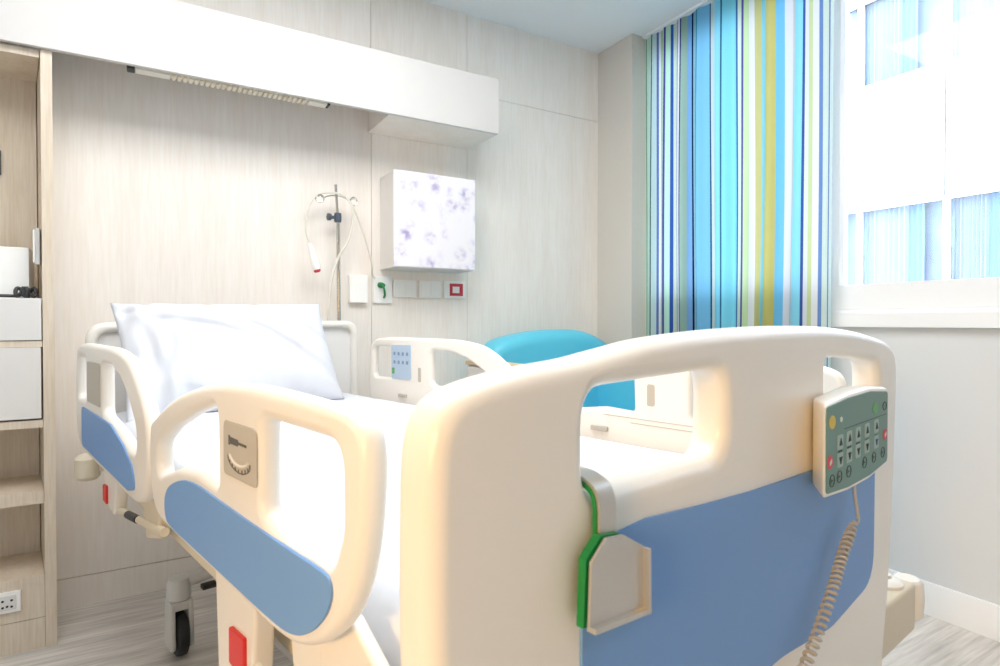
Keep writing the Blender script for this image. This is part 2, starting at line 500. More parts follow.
W(link('housing', box(-.036, .622, 2.39, 2.44, 1.930, 1.95, .003), M['fluor'], t), t)
for x0, x1 in ((-.035, .07), (.55, .62)):
    W(link('diffuser', box(x0, x1, 2.388, 2.432, 1.9185, 1.931, .003), M['fluor'], t), t)
bm = bmesh.new()
for i in range(26):
    x = .076 + i * .018
    add_box(bm, x, x + .012, 2.388, 2.432, 1.919, 1.931, .001)
W(link('louvre', bm_mesh(bm), M['gold'], t), t)
W(link('end_cap', box(-.060, -.036, 2.388, 2.432, 1.918, 1.934, .004), M['dark'], t), t)
W(link('end_cap', box(.621, .632, 2.388, 2.432, 1.919, 1.931, .004), M['dark'], t), t)
for x0 in (0.0, .5):
    W(link('bracket', box(x0, x0 + .03, 2.40, 2.43, 1.948, 2.151), M['fluor'], t), t)

# ------------------------------------------------------------------ storage cabinet at the left
CF = 2.37
t = empty('storage_cabinet', (-.7, CF, 0), label='tall pale wood storage cabinet with white drawer and open shelves at the left edge', cat='cabinet')
def prism(poly, z0, z1):
    bm = bmesh.new()
    a = [bm.verts.new((x, y, z0)) for x, y in poly]; b = [bm.verts.new((x, y, z1)) for x, y in poly]
    bm.faces.new(a[::-1]); bm.faces.new(b)
    for i in range(len(poly)):
        bm.faces.new((a[i], a[(i + 1) % len(poly)], b[(i + 1) % len(poly)], b[i]))
    return bm_mesh(bm)
W(link('side_panel', prism([(-.292, CF), (-.262, CF), (-.304, 2.648), (-.337, 2.648)], 0, 1.919), M['cabinet'], t, wn=False), t)
W(link('side_panel', box(-1.2, -1.17, CF, 2.648, 0, 1.919), M['cabinet'], t, wn=False), t)
W(link('back_panel', box(-1.17, -.337, 2.63, 2.648, 0, 1.919), M['cabinet'], t, wn=False), t)
W(link('top_panel', prism([(-1.17, CF + .01), (-.296, CF + .01), (-.336, 2.63), (-1.17, 2.63)], 1.895, 1.919), M['cabinet'], t, wn=False), t)
W(link('counter', prism([(-1.17, CF + .006), (-.2945, CF + .006), (-.335, 2.63), (-1.17, 2.63)], 1.108, 1.126), M['white_lam'], t, wn=False), t)
W(link('drawer', box(-1.165, -.2955, CF - .002, CF + .25, .992, 1.123, .0015), M['white_lam'], t), t)
W(link('door', box(-1.165, -.2975, CF - .002, CF + .02, .742, .969, .0015), M['white_lam'], t), t)
def shelf(z0, z1):
    W(link('shelf', prism([(-1.17, CF + .002), (-.2935, CF + .002), (-.335, 2.63), (-1.17, 2.63)], z0, z1), M['cabinet'], t, wn=False), t)
shelf(.712, .736); shelf(.970, .990); shelf(.468, .508); shelf(.215, .236)
W(link('bottom_panel', boxes([(-1.17, -.2935, CF + .003, CF + .02, .1015, .216), (-1.17, -.2935, CF + .003, CF + .02, 0, .0995)]), M['cabinet'], t, wn=False), t)

def socket_plate(name, x0, x1, z0, z1, y, label, cat='socket', group=None, modules=None, proud=.010):
    r = empty(name, ((x0 + x1) / 2, y, (z0 + z1) / 2), label=label, cat=cat, group=group)
    W(link('cover_plate', box(x0, x1, y - proud, y, z0, z1, .003), M['plate'], r), r)
    return r
r = socket_plate('power_socket', -.47, -.353, .138, .203, CF + .003, 'white power socket with round pin holes low on the cabinet plinth', 'socket')
for x in (-.446, -.386):
    bm = bmesh.new()
    for dx, dz_ in ((-.011, .008), (.011, .008), (0, -.010), (-.011, -.012), (.011, -.012)):
        lathe_bm(bm, [(0, 0), (.0036, 0), (.0036, .002), (0, .002)], 10, axis_mtx((x + dx, CF - .0082, .170 + dz_), (0, -1, 0)))
    W(link('pin_holes', bm_mesh(bm), M['dark'], r), r)
    W(link('socket_insert', box(x - .022, x + .022, CF - .0095, CF - .006, .148, .193, .002), M['plateline'], r), r)
# on the counter
o = link('storage_box', box(-.62, -.334, 2.434, 2.54, 1.127, 1.292, .004), M['plate'])
tag(o, 'plain white box standing on the cabinet counter below the niche', 'box')
bm = bmesh.new()
pts = []
for i in range(64):
    a = 2 * PI * i / 64
    pts.append((-.338 + .020 * math.cos(3 * a) * .6 + .014 * math.cos(a), 2.400 + .02 * math.sin(a) * 1.0, 1.1325 + .013 * (1 + math.sin(5 * a))))
tube_bm(bm, pts, .006, 8, True)
pts = [(-.355, 2.405, 1.133), (-.375, 2.40, 1.133), (-.41, 2.395, 1.133), (-.46, 2.39, 1.133), (-.52, 2.40, 1.133)]
tube_bm(bm, catmull(pts, 5, False), .005, 8)
o = link('cable', bm_mesh(bm), M['dark'])
tag(o, 'small black cable coiled beside the white box on the cabinet counter', 'cable')
t = empty('wall_dispenser', (-.306, 2.405, 1.235), label='small slim grey and white dispenser on the side panel of the cabinet niche', cat='dispenser')
W(link('case', box(-.312, -.2995, 2.385, 2.425, 1.235, 1.352, .004), M['lightgrey'], t), t)
W(link('front_cover', box(-.318, -.312, 2.388, 2.422, 1.24, 1.347, .003), M['plate'], t), t)
o = link('wall_plate', boxes([(-.50, -.433, 2.615, 2.63, 1.555, 1.64)], .003), M['darkblue'])
tag(o, 'dark grey plate on the back of the cabinet niche above the box', 'plate')

# ------------------------------------------------------------------ wall box with floral front and the row of sockets
t = empty('floral_wall_box', (1.13, 2.65, 1.295), label='square wall box with a pale violet floral front above the row of sockets', cat='wall box')
W(link('case', box(.929, 1.331, 2.478, 2.6495, 1.293, 1.72, .002), M['white_lam'], t), t)
W(link('front_panel', box(.927, 1.334, 2.468, 2.478, 1.297, 1.723, .002), M['floral'], t), t)
y = HW - .0005
socket_plate('junction_box', .777, .860, 1.138, 1.263, y, 'blank white upright box on the wall beside the drip pole', 'junction box', proud=.028)
r = socket_plate('call_socket', .891, .983, 1.138, 1.263, y, 'white call socket holding a green plug, on the wood wall', 'socket', proud=.012)
W(link('plug', lathe([(0, 0), (.013, 0), (.012, .02), (.007, .034), (0, .034)], 16, axis_mtx((.922, y - .012, 1.222), (.3, -1, -.1))), M['green'], r), r)
W(link('plug_cable', tube(catmull([(.925, y - .045, 1.218), (.93, y - .05, 1.20), (.937, y - .04, 1.175), (.943, y - .012, 1.165)], 5, False), .005, 8), M['green'], r), r)
for x0, x1, lb in ((.990, 1.106, 'white blank double socket plate next to the socket with the green plug'), (1.120, 1.238, 'white blank double socket plate next to the red marked socket')):
    r = socket_plate('wall_socket', x0, x1, 1.168, 1.250, y, lb, 'socket')
    W(link('socket_insert', boxes([(x0 + .010, (x0 + x1) / 2 - .002, y - .0125, y - .009, 1.178, 1.240), ((x0 + x1) / 2 + .002, x1 - .010, y - .0125, y - .009, 1.178, 1.240)], .0015), M['plate'], r), r)
r = socket_plate('emergency_socket', 1.252, 1.372, 1.168, 1.253, y, 'white socket plate with a red insert at the end of the row', 'socket')
W(link('socket_insert', box(1.283, 1.356, y - .0125, y - .009, 1.180, 1.241, .0015), M['keyred'], r), r)
W(link('rocker', box(1.297, 1.335, y - .0155, y - .0125, 1.194, 1.226, .0015), M['plate'], r), r)

# ------------------------------------------------------------------ drip pole, call pendant, cable
PY = 2.575
t = empty('drip_pole', (.715, PY, 0), label='thin chrome drip pole with curled hooks standing behind the bed head', cat='drip pole')
W(link('pole', tube([(.722, PY, .02), (.712, PY, 1.50)], .0085, 14), M['chrome'], t), t)
W(link('inner_pole', tube([(.712, PY, 1.49), (.702, PY, 1.648)], .0058, 12), M['chrome'], t), t)
W(link('base', lathe([(0, 0), (.12, 0), (.12, .008), (.05, .02), (.014, .03), (.012, .06), (0, .06)], 28, Matrix.Translation((.722, PY - .06, 0))), M['greymetal'], t), t)
W(link('clamp_knob', lathe([(0, -.02), (.014, -.02), (.016, -.012), (.016, .012), (.014, .02), (0, .02)], 14, Matrix.Translation((.711, PY, 1.505))), M['darkblue'], t), t)
W(link('clamp_screw', lathe([(0, 0), (.007, 0), (.007, .018), (.015, .02), (.016, .034), (0, .036)], 8, axis_mtx((.70, PY, 1.505), (-1, -.1, 0))), M['darkblue'], t), t)
def hook(sign):
    pts = [(.703, PY, 1.60)]
    for i in range(1, 5):
        pts.append((.703 + sign * .014 * i, PY - .002 * i, 1.60 - .004 * i * i * .25))
    cx, cz = .703 + sign * .072, 1.578
    for i in range(15):
        a = PI / 2 + -sign * (2 * PI * i / 12)
        rr = .020 - .0006 * i
        pts.append((cx + rr * math.cos(a), PY - .010 - .0012 * i, cz + rr * math.sin(a)))
    return tube(catmull(pts, 3, False), .0032, 8)
W(link('hook', hook(-1), M['chrome'], t), t); W(link('hook', hook(1), M['chrome'], t), t)
t = empty('call_pendant', (.60, PY, 1.30), label='white nurse call pendant with a red button hanging from the drip pole', cat='call button')
ax = Vector((.033, 0, -.118)).normalized()
W(link('handset', lathe([(0, 0), (.006, 0), (.008, .01), (.013, .03), (.017, .075), (.019, .105), (.016, .114), (0, .116)], 18, axis_mtx((.585, PY - .02, 1.383), ax)), M['plate'], t), t)
W(link('button', lathe([(0, 0), (.0145, 0), (.0145, .006), (.010, .011), (0, .012)], 16, axis_mtx(Vector((.585, PY - .02, 1.383)) + ax * .115, ax)), M['keyred'], t), t)
W(link('cord', tube(catmull([(.585, PY - .02, 1.385), (.572, PY - .02, 1.43), (.575, PY - .02, 1.50), (.592, PY - .02, 1.555), (.618, PY - .022, 1.592), (.66, PY - .022, 1.604), (.705, PY - .022, 1.606),
                              (.745, PY - .022, 1.592), (.775, PY - .022, 1.55), (.812, PY - .01, 1.47), (.845, PY, 1.385), (.872, PY + .02, 1.30), (.880, PY + .04, 1.268), (.893, y - .03, 1.25)], 6, False), .0042, 8), M['cordwhite'], t), t)
o = link('cable', tube(catmull([(.733, PY - .03, 1.597), (.762, PY - .034, 1.56), (.764, PY - .034, 1.48), (.745, PY - .034, 1.40), (.705, PY - .034, 1.33), (.676, PY - .034, 1.24), (.665, PY - .03, 1.14), (.66, PY - .02, 1.02), (.66, PY, .80), (.665, PY, .5)], 6, False), .0048, 8), M['cordwhite'])
tag(o, 'loose white cable looped over the drip pole and dropping behind the pillow', 'cable')

# ------------------------------------------------------------------ armchair in the corner
t = empty('armchair', (1.7, 2.1, 0), label='turquoise armchair in the corner between the bed and the curtain', cat='armchair')
back = [(1.34, .36), (1.335, .62), (1.335, .80), (1.352, .89), (1.40, .953), (1.51, .987), (1.62, 1.004), (1.75, 1.012), (1.885, 1.008), (1.98, .985), (2.067, .943), (2.13, .90), (2.165, .83), (2.175, .62), (2.17, .36)]
b = slab(catmull(back, 4), [], .18, .06, 5)
for v in b.verts:
    x, y_, h = v.co; v.co = (x, 2.44 - h - .05 * (y_ - .8), y_)
W(link('backrest', bm_mesh(b), M['teal'], t), t)
def arm_poly(top):
    return fillet([(1.55, .16, .02), (2.40, .16, .02), (2.40, top[0], .05), (2.15, top[1], .1), (1.55, top[2], .07)], 6)
W(link('armrest', in_dz(slab(arm_poly((.86, .82, .70)), [], .17, .05, 4), 2.08), M['teal'], t), t)
ar = W(link('armrest', in_dz(slab(fillet([(1.74, .10, .02), (2.38, .10, .02), (2.38, .855, .02), (1.74, .855, .02)], 5), [], .05, .012, 3), 1.265), M['white_lam'], t), t)
ar['label'] = 'white side panel armrest'
W(link('arm_cap', box(1.235, 1.30, 1.73, 2.385, .8555, .882, .008, 3), M['armwood'], t), t)
W(link('seat', box(1.32, 1.99, 1.56, 2.36, .24, .46, .05, 4), M['teal'], t), t)
for x in (1.40, 2.06):
    for yy in (1.64, 2.34):
        W(link('leg', tube([(x, yy, 0), (x, yy, .25)], [.014, .02], 12), M['armwood'], t), t)

# ------------------------------------------------------------------ hospital bed (local: x across, y along to the head)
BA = math.radians(12)
BO = Vector((.133, .33, 0))
bed = empty('hospital_bed', BO, BA, 'cream hospital bed with blue inlaid side rails and footboard', 'hospital bed')
P = lambda name, me, m, parent=None, **k: link(name, me, m, parent or bed, **k)

# footboard
fo = [(.09, .40), (.075, .46), (.05, .54), (.032, .62), (.023, .71), (.018, .80), (.0165, .88), (.017, .93), (.0185, .963), (.024, .985), (.036, .999), (.058, 1.007), (.11, 1.015), (.17, 1.020), (.215, 1.026), (.275, 1.034), (.38, 1.0405), (.48, 1.0435),
      (.59, 1.045), (.72, 1.043), (.83, 1.037), (.93, 1.027), (.99, 1.019), (1.03, 1.009), (1.054, .993), (1.066, .968), (1.066, .93), (1.060, .86), (1.050, .76), (1.040, .68), (1.028, .60), (1.014, .54), (.995, .47), (.98, .40)]
fo = catmull(fo, 5)
h1 = fillet([(.170, .909, .026), (.170, .996, .030), (.28, .998, .2), (.405, 1.001, .030), (.405, .906, .032), (.28, .907, .2)], 6)
h2 = fillet([(.700, .905, .028), (.700, 1.000, .022), (.82, .995, .2), (.955, .982, .035), (.955, .90, .03)], 6)
FT = .046
fb = P('footboard', in_sz(slab(fo, [h1, h2], FT, .015, 4), FT / 2), M['cream'])
blue_f = fillet([(.160, .60, .03), (.160, .872, .03), (.25, .876, .1), (.35, .867, .3), (.46, .859, .3), (.64, .851, .3), (.922, .851, .04), (.918, .622, .06), (.72, .612, .2), (.54, .638, .4), (.35, .635, .4)], 7)
pf = P('color_panel', in_sz(slab(blue_f, [], .004, .001, 1), -.0008), M['blue'], fb); pf['label'] = 'blue inset panel'

# headboard
hb = fillet([(.098, .625, .01), (.098, 1.048, .06), (1.032, 1.056, .06), (1.032, .625, .01)], 8)
hh = fillet([(.128, .68, .02), (.128, 1.018, .04), (1.002, 1.026, .04), (1.002, .68, .02)], 8)
hbo = P('headboard', in_sz(slab(hb, [hh], .042, .014, 4), 1.915), M['cream'])
P('headboard_panel', box(.12, 1.01, 1.912, 1.924, .66, 1.03), M['white_lam'], hbo)

# side rails: shapes in (along, up)
fr = catmull([(.874, .872), (.84, .889), (.795, .908), (.73, .930), (.655, .948), (.58, .962), (.505, .971), (.44, .975), (.393, .977), (.30, .9765), (.24, .975), (.192, .973), (.163, .968), (.146, .957), (.139, .937), (.140, .900), (.148, .852), (.163, .812),
              (.186, .778), (.216, .752), (.248, .733), (.284, .721), (.325, .716), (.471, .716), (.62, .716), (.76, .716), (.825, .721), (.862, .744), (.880, .801)], 4)
fr_small = fillet([(.822, .790, .02), (.822, .842, .03), (.745, .880, .06), (.635, .916, .06), (.516, .944, .02), (.512, .836, .012), (.60, .840, .05), (.70, .826, .05)], 5)
fr_large = fillet([(.368, .943, .02), (.182, .942, .028), (.182, .865, .04), (.202, .822, .03), (.29, .820, .08), (.368, .834, .02)], 6)
fr_blue = catmull([(.768, .748), (.766, .768), (.750, .785), (.715, .801), (.66, .816), (.60, .822), (.50, .821), (.40, .820), (.30, .8195), (.215, .8195), (.199, .8165), (.1945, .806), (.200, .790), (.215, .772), (.236, .755), (.262, .741), (.292, .733), (.33, .730), (.47, .729), (.62, .7285), (.73, .7285), (.757, .733)], 4)
hr = catmull([(1.715, .962), (1.685, .983), (1.61, .993), (1.45, .9945), (1.361, .994), (1.26, .994), (1.183, .992), (1.12, .986), (1.064, .976), (1.025, .962), (.99, .944), (.942, .914), (.912, .884), (.896, .849), (.893, .80), (.906, .757), (.938, .724), (.985, .707), (1.056, .702),
              (1.298, .704), (1.52, .704), (1.65, .712), (1.70, .735), (1.724, .781), (1.728, .85), (1.726, .91)], 4)
hr_a = fillet([(1.690, .958, .02), (1.560, .960, .012), (1.556, .846, .012), (1.694, .842, .02)], 5)
hr_b = fillet([(1.325, .956, .02), (1.22, .954, .05), (1.13, .934, .06), (1.055, .900, .05), (.985, .848, .05), (.985, .80, .03), (1.05, .80, .05), (1.15, .820, .06), (1.325, .840, .02)], 6)
hr_blue = fillet([(1.615, .722, .03), (1.612, .826, .02), (1.37, .828, .05), (1.223, .827, .06), (1.09, .802, .06), (1.005, .772, .04), (.985, .732, .02), (1.046, .719, .03), (1.30, .720, .05)], 6)
RT = .027
def side_rail(kind, near):
    out, holes, blue = (fr, [fr_small, fr_large], fr_blue) if kind == 'foot' else (hr, [hr_a, hr_b], hr_blue)
    if kind == 'foot' and not near:
        out = [(d_ - .068 * max(0, (.25 - d_) / .1), z_) for d_, z_ in out]
    sc = .05 + RT / 2 if near else .98 + RT / 2
    rail = P('side_rail', in_dz(slab(out, holes, RT, 0.0115, 4), sc), M['cream'])
    rail['label'] = {('foot', 1): 'side rail nearest the camera, with a grey angle sticker', ('head', 1): 'side rail by the pillow in front of the cabinet',
                     ('foot', 0): 'far side rail seen through the footboard grip', ('head', 0): 'far side rail with pale blue keypad'}[(kind, int(near))]
    face = .05 if near else .98 + RT
    sg = -1 if near else 1
    p = P('color_panel', in_dz(slab(blue, [], .004, .001, 1), face + sg * .0008), M['blue'], rail)
    p['label'] = 'blue inset panel'
    return rail
rfn = side_rail('foot', True); rhn = side_rail('head', True); rff = side_rail('foot', False); rhf = side_rail('head', False)

# angle sticker on the near foot rail: bed pictogram, scale arc and ticks
st = P('sticker', in_dz(slab(fillet([(.375, .862, .008), (.485, .860, .008), (.485, .928, .012), (.375, .929, .012)], 5), [], .002, .0005, 1), .0496), M['label'], rfn)
st['label'] = 'grey angle sticker'
bm = bmesh.new()
fx = .0480
def st_box(d0, d1, z0, z1): add_box(bm, fx, fx + .0012, d0, d1, z0, z1)
st_box(.405, .432, .9035, .9065); st_box(.432, .458, .901, .909); st_box(.460, .465, .899, .911)
for k in range(9):
    a = math.radians(205 + k * 16.5)
    d_, z_ = .430 + .040 * math.cos(a), .893 + .020 * math.sin(a)
    add_box(bm, fx, fx + .0012, d_ - .0012, d_ + .0012, z_ - .004, z_ + .001)
tube_bm(bm, [(fx + .0008, .430 + .040 * math.cos(math.radians(205 + i * 6.6)), .888 + .018 * math.sin(math.radians(205 + i * 6.6))) for i in range(21)], .0009, 6)
P('sticker_print', bm_mesh(bm), M['labelline'], st)
P('sticker_arc', tube([(fx + .0009, .430 + .034 * math.cos(math.radians(205 + i * 6.6)), .893 + .015 * math.sin(math.radians(205 + i * 6.6))) for i in range(21)], .0022, 6), M['labelpale'], st)

def keypad(rail, face, sg, name='keypad'):
    pd = P(name, in_dz(slab(fillet([(1.437, .846, .008), (1.562, .843, .008), (1.562, .966, .008), (1.437, .969, .008)], 4), [], .004, .001, 1), face + sg * .001), M['padblue'], rail)
    pd['label'] = 'pale blue keypad'
    for i in range(4):
        for zc in (.936, .905):
            dc = 1.458 + i * .027
            P('button', box(*sorted((face + sg * .003, face + sg * .005)), dc - .006, dc + .006, zc - .006, zc + .006, .001), M['padkey'], pd)
    bb = P('button', box(*sorted((face + sg * .003, face + sg * .005)), 1.540, 1.555, .862, .884, .001), M['keygreen'], pd); bb['label'] = 'green button'
keypad(rhf, .98, -1)
# outer side of the near head rail carries a plain grey control plate
P('control_plate', in_dz(slab(fillet([(1.345, .850, .008), (1.520, .848, .008), (1.520, .950, .008), (1.345, .955, .008)], 4), [], .004, .001, 1), .0494), M['label'], rhn)
# inside details of the far rails: finger slots and latch recess
P('slot', in_dz(slab(fillet([(1.379, .842, .006), (1.395, .842, .006), (1.395, .892, .006), (1.379, .892, .006)], 4), [], .002, .0005, 1), .9796), M['label'], rhf)
P('slot', in_dz(slab(fillet([(.455, .855, .006), (.475, .855, .006), (.475, .906, .006), (.455, .906, .006)], 4), [], .002, .0005, 1), .9796), M['label'], rff)
P('latch', box(.972, .982, .585, .635, .780, .792, .002), M['cordgrey'], rff)
P('latch', box(.972, .982, 1.465, 1.512, .780, .792, .002), M['cordgrey'], rhf)
P('groove', boxes([(.9788, .9806, .16, .60, .821, .8225), (.9788, .9806, .16, .52, .8095, .811)]), M['label'], rff)

# rail supports under the near and far side
def support(rail, s0, s1, d0, d1, foot):
    sg = 1 if s0 < .5 else -1
    so = min(s0, s1) if sg > 0 else max(s0, s1)
    if foot:
        poly = fillet([(.47, .53, .01), (.60, .53, .01), (.615, .725, .01), (.455, .725, .01)], 4)
    else:
        poly = fillet([(1.36, .585, .015), (1.46, .60, .012), (1.50, .715, .01), (1.32, .715, .01)], 4)
    sp = P('support_arm', in_dz(slab(poly, [], .028, .006, 2), (s0 + s1) / 2), M['cream'], rail)
    a, b = ((.485, .54) if foot else (1.425, 1.468))
    z0, z1 = ((.585, .636) if foot else (.600, .642))
    sh = .0 if foot else 0
    fx0, fx1 = sorted((so - sg * .004, so + sg * .004))
    rl = P('release_latch', in_dz(slab(fillet([(a, z0, .004), (b, z0 + .002, .004), (b, z1, .004), (a, z1 + .004, .004)], 4), [], .008, .002, 2), (fx0 + fx1) / 2), M['red'], sp)
    rl['label'] = 'red release latch'
    if foot:
        P('support_arm', in_dz(slab(fillet([(.27, .55, .01), (.345, .55, .01), (.37, .725, .01), (.285, .725, .01)], 4), [], .026, .006, 2), (s0 + s1) / 2 + sg * .005), M['cream'], rail)
        P('pivot_knob', lathe([(0, 0), (.014, 0), (.014, .006), (.009, .010), (0, .011)], 16, axis_mtx((so, .435, .615), (-sg, 0, 0))), M['cream2'], rail)
    else:
        P('slide_tube', tube([((s0 + s1) / 2, 1.47, .583), ((s0 + s1) / 2, .95, .652)], .0085, 12), M['cream2'], rail)
        P('slide_stop', tube([((s0 + s1) / 2 - sg * .002, 1.262, .611), ((s0 + s1) / 2 - sg * .002, 1.16, .6245)], .0088, 12), M['dark'], rail)
        P('support_arm', in_dz(slab(fillet([(1.0, .625, .01), (1.10, .60, .01), (1.14, .712, .01), (.98, .712, .01)], 4), [], .022, .006, 2), (s0 + s1) / 2 + sg * .01), M['cream2'], rail)
for rail, foot in ((rfn, True), (rhn, False)):
    support(rail, .075, .105, 0, 0, foot)
for rail, foot in ((rff, True), (rhf, False)):
    support(rail, .965, .995, 0, 0, foot)

# deck frame, base, lift columns
bm = bmesh.new()
for s0 in (.13, .90):
    add_box(bm, s0, s0 + .04, .05, 1.90, .600, .655, .006)
for d0 in (.05, .62, 1.25, 1.86):
    add_box(bm, .13, .94, d0, d0 + .04, .604, .651, .006)
P('deck_frame', bm_mesh(bm), M['cream2'])
P('deck_panel', boxes([(.135, .935, .09, .62, .656, .674), (.135, .935, .63, 1.06, .656, .674), (.135, .935, 1.07, 1.87, .656, .674)], .004), M['cream'])
P('foot_bracket', in_dz(slab(fillet([(.105, .60, .008), (.285, .60, .008), (.285, .752, .008), (.222, .762, .008), (.105, .692, .008)], 4), [], .016, .004, 2), .088), M['cream'])
bm = bmesh.new()
add_box(bm, .43, .52, .25, 1.78, .17, .25, .012); add_box(bm, .62, .71, .25, 1.78, .17, .25, .012)
P('base_frame', bm_mesh(bm), M['greymetal'])
for d0 in (.45, 1.32):
    P('lift_column', boxes([(.49, .65, d0, d0 + .16, .20, .45), (.51, .63, d0 + .02, d0 + .14, .45, .604)], .008), M['lightgrey'])
def castor(s, d):
    sg = 1 if s < .57 else -1
    arm = P('castor_arm', tube([(s, d, .226), (s + sg * .05, d, .232), (s + sg * .10, d, .243), (s + sg * .17, d, .225)], [.026, .022, .026, .034], 14), M['lightgrey'])
    P('cap', lathe([(0, .180), (.033, .180), (.035, .186), (.035, .228), (.030, .244), (.018, .251), (0, .252)], 24, Matrix.Translation((s, d, 0))), M['lightgrey'], arm)
    b = slab(fillet([(d - .048, .03, .02), (d + .048, .03, .02), (d + .036, .178, .015), (d - .036, .178, .015)], 5), [], .014, .005, 2)
    b2 = slab(fillet([(d - .048, .03, .02), (d + .048, .03, .02), (d + .036, .178, .015), (d - .036, .178, .015)], 5), [], .014, .005, 2)
    P('fork', in_dz(b, s - .026), M['lightgrey'], arm); P('fork', in_dz(b2, s + .026), M['lightgrey'], arm)
    P('fork_crown', box(s - .032, s + .032, d - .034, d + .034, .150, .179, .006), M['lightgrey'], arm)
    P('wheel', lathe([(0, -.016), (.060, -.016), (.068, -.012), (.070, 0), (.068, .012), (.060, .016), (0, .016)], 36, axis_mtx((s, d, .0705), (1, 0, 0))), M['tyre'], arm)
    P('brake_pedal', box(s + sg * .062, s + sg * .105 if sg > 0 else s + sg * .062 + .043, d - .03, d + .0, .192, .206, .003) if sg > 0 else box(s - .105, s - .062, d - .03, d, .192, .206, .003), M['dark'], arm)
for s_, d_ in ((.314, 1.75), (.82, 1.75), (.314, .30), (.82, .30)):
    castor(s_, d_)
# corner bumpers
def roller(x, y_, z, r, h, parent, m1, m2):
    P('bumper_roller', lathe([(0, -h * .5), (r * .72, -h * .5), (r, -h * .36), (r, h * .36), (r * .72, h * .5), (r * .4, h * .56), (0, h * .62)], 28, Matrix.Translation((x, y_, z))), m1, parent)
for s_ in (.092, 1.04):
    ba = P('bumper_arm', box(*sorted((s_ + (.012 if s_ < .5 else -.012), .16 if s_ < .5 else .91)), 1.83, 1.875, .596, .632, .008), M['cream2'])
    roller(s_, 1.85, .612, .033, .074, ba, M['cream2'], M['cream'])
for sg, s_ in ((1, 1.20), (-1, -.115)):
    pts = fillet([(s_ - sg * .27, .012, .012), (s_ - sg * .012, -.006, .012), (s_ - sg * .012, .066, .016), (s_ - sg * .27, .085, .012)], 5)
    if sg < 0: pts = pts[::-1]
    b = slab(pts, [], .094, .008, 3)
    for v in b.verts:
        v.co = (v.co.x, v.co.y, v.co.z + .490)
    ba = P('bumper_arm', bm_mesh(b), M['cream2'])
    P('bumper_roller', lathe([(0, -.040), (.022, -.040), (.029, -.032), (.031, 0), (.029, .032), (.022, .040), (0, .040)], 24, Matrix.Translation((s_ + sg * .020, .018, .490))), M['cream'], ba)
    P('bumper_cap', lathe([(0, .0), (.032, 0), (.032, .008), (.026, .014), (.012, .016), (.012, .022), (0, .023)], 24, Matrix.Translation((s_ - sg * .065, .036, .535))), M['cream'], ba)

# ------------------------------------------------------------------ mattress and pillow
mt = empty('mattress', BO, BA, 'thick mattress under a fitted white sheet on the hospital bed', 'mattress')
def soft_block(x0, x1, y0, y1, z0, z1, r, nx=60, ny=110, fn=None):
    bm = bmesh.new()
    add_box(bm, x0, x1, y0, y1, z0, z1)
    bmesh.ops.bevel(bm, geom=list(bm.edges), offset=r, segments=6, profile=.5, affect='EDGES')
    return bm
from mathutils import noise
def build_mattress():
    x0, x1, y0, y1, z0, z1 = .118, .958, .10, 1.86, .668, .776
    nx, ny, rr = 84, 160, .055
    bm = bmesh.new()
    rows = []
    def shape(u, v):
        x = x0 + (x1 - x0) * u; y = y0 + (y1 - y0) * v
        return x, y
    # closed shell: superellipse profile offset loops from top centre to bottom centre
    # top surface grid + skirt
    top = {}
    for j in range(ny + 1):
        for i in range(nx + 1):
            x, y = shape(i / nx, j / ny)
            # round plan corners
            e = min(x - x0, x1 - x); f = min(y - y0, y1 - y)
            n = noise.noise(Vector((x * 5, y * 5, 1.3))) * .002 + noise.noise(Vector((x * 17 + y * 6, y * 9, 4))) * .0012
            cr = abs(noise.noise(Vector((x * 3.2 + y * 2.1, y * 4.5 - x * 2, 7.7))))
            n -= .008 * max(0, .09 - cr) / .09 * (1 if e > .02 else 0)
            z = z1 + n
            def rnd(q):
                return rr - math.sqrt(max(0, rr * rr - (rr - q) ** 2)) if q < rr else 0
            z -= max(rnd(e), rnd(f)) if min(e, f) > 0 else rr
            top[i, j] = bm.verts.new((x, y, z))
    for j in range(ny):
        for i in range(nx):
            bm.faces.new((top[i, j], top[i + 1, j], top[i + 1, j + 1], top[i, j + 1]))
    loop = [(i, 0) for i in range(nx + 1)] + [(nx, j) for j in range(1, ny + 1)] + [(i, ny) for i in range(nx - 1, -1, -1)] + [(0, j) for j in range(ny - 1, 0, -1)]
    prev = [top[k] for k in loop]
    cxm, cym = (x0 + x1) / 2, (y0 + y1) / 2
    for q, (dz_, inset) in enumerate(((.012, -.003), (.026, -.003), (.040, .004), (.048, .016), (.052, .034))):
        cur = []
        for v0, k in zip([top[k] for k in loop], loop):
            x, y = v0.co.x, v0.co.y
            nx_ = (-1 if k[0] == 0 else (1 if k[0] == nx else 0)); ny_ = (-1 if k[1] == 0 else (1 if k[1] == ny else 0))
            w = noise.noise(Vector((x * 8, y * 8, q * .5))) * .002
            cur.append(bm.verts.new((x - nx_ * (inset + w), y - ny_ * (inset + w), z1 - rr - dz_)))
        for a in range(len(loop)):
            b_ = (a + 1) % len(loop)
            bm.faces.new((prev[a], cur[a], cur[b_], prev[b_]))
        prev = cur
    bm.faces.new(prev)
    # rounded corners in plan
    R = .075
    for v in bm.verts:
        for sx, ax_ in ((1, x0), (-1, x1)):
            for sy, ay in ((1, y0), (-1, y1)):
                qx, qy = (v.co.x - ax_) * sx, (v.co.y - ay) * sy
                if qx < R and qy < R:
                    dx, dy = R - qx, R - qy
                    m_ = max(dx, dy); l_ = math.hypot(dx, dy)
                    if l_ > 1e-9 and m_ > 0:
                        k_ = m_ / l_
                        v.co.x = ax_ + sx * (R - dx * k_); v.co.y = ay + sy * (R - dy * k_)
    return bm_mesh(bm)
link('fitted_sheet', build_mattress(), M['sheet'], mt, wn=False, angle=180)

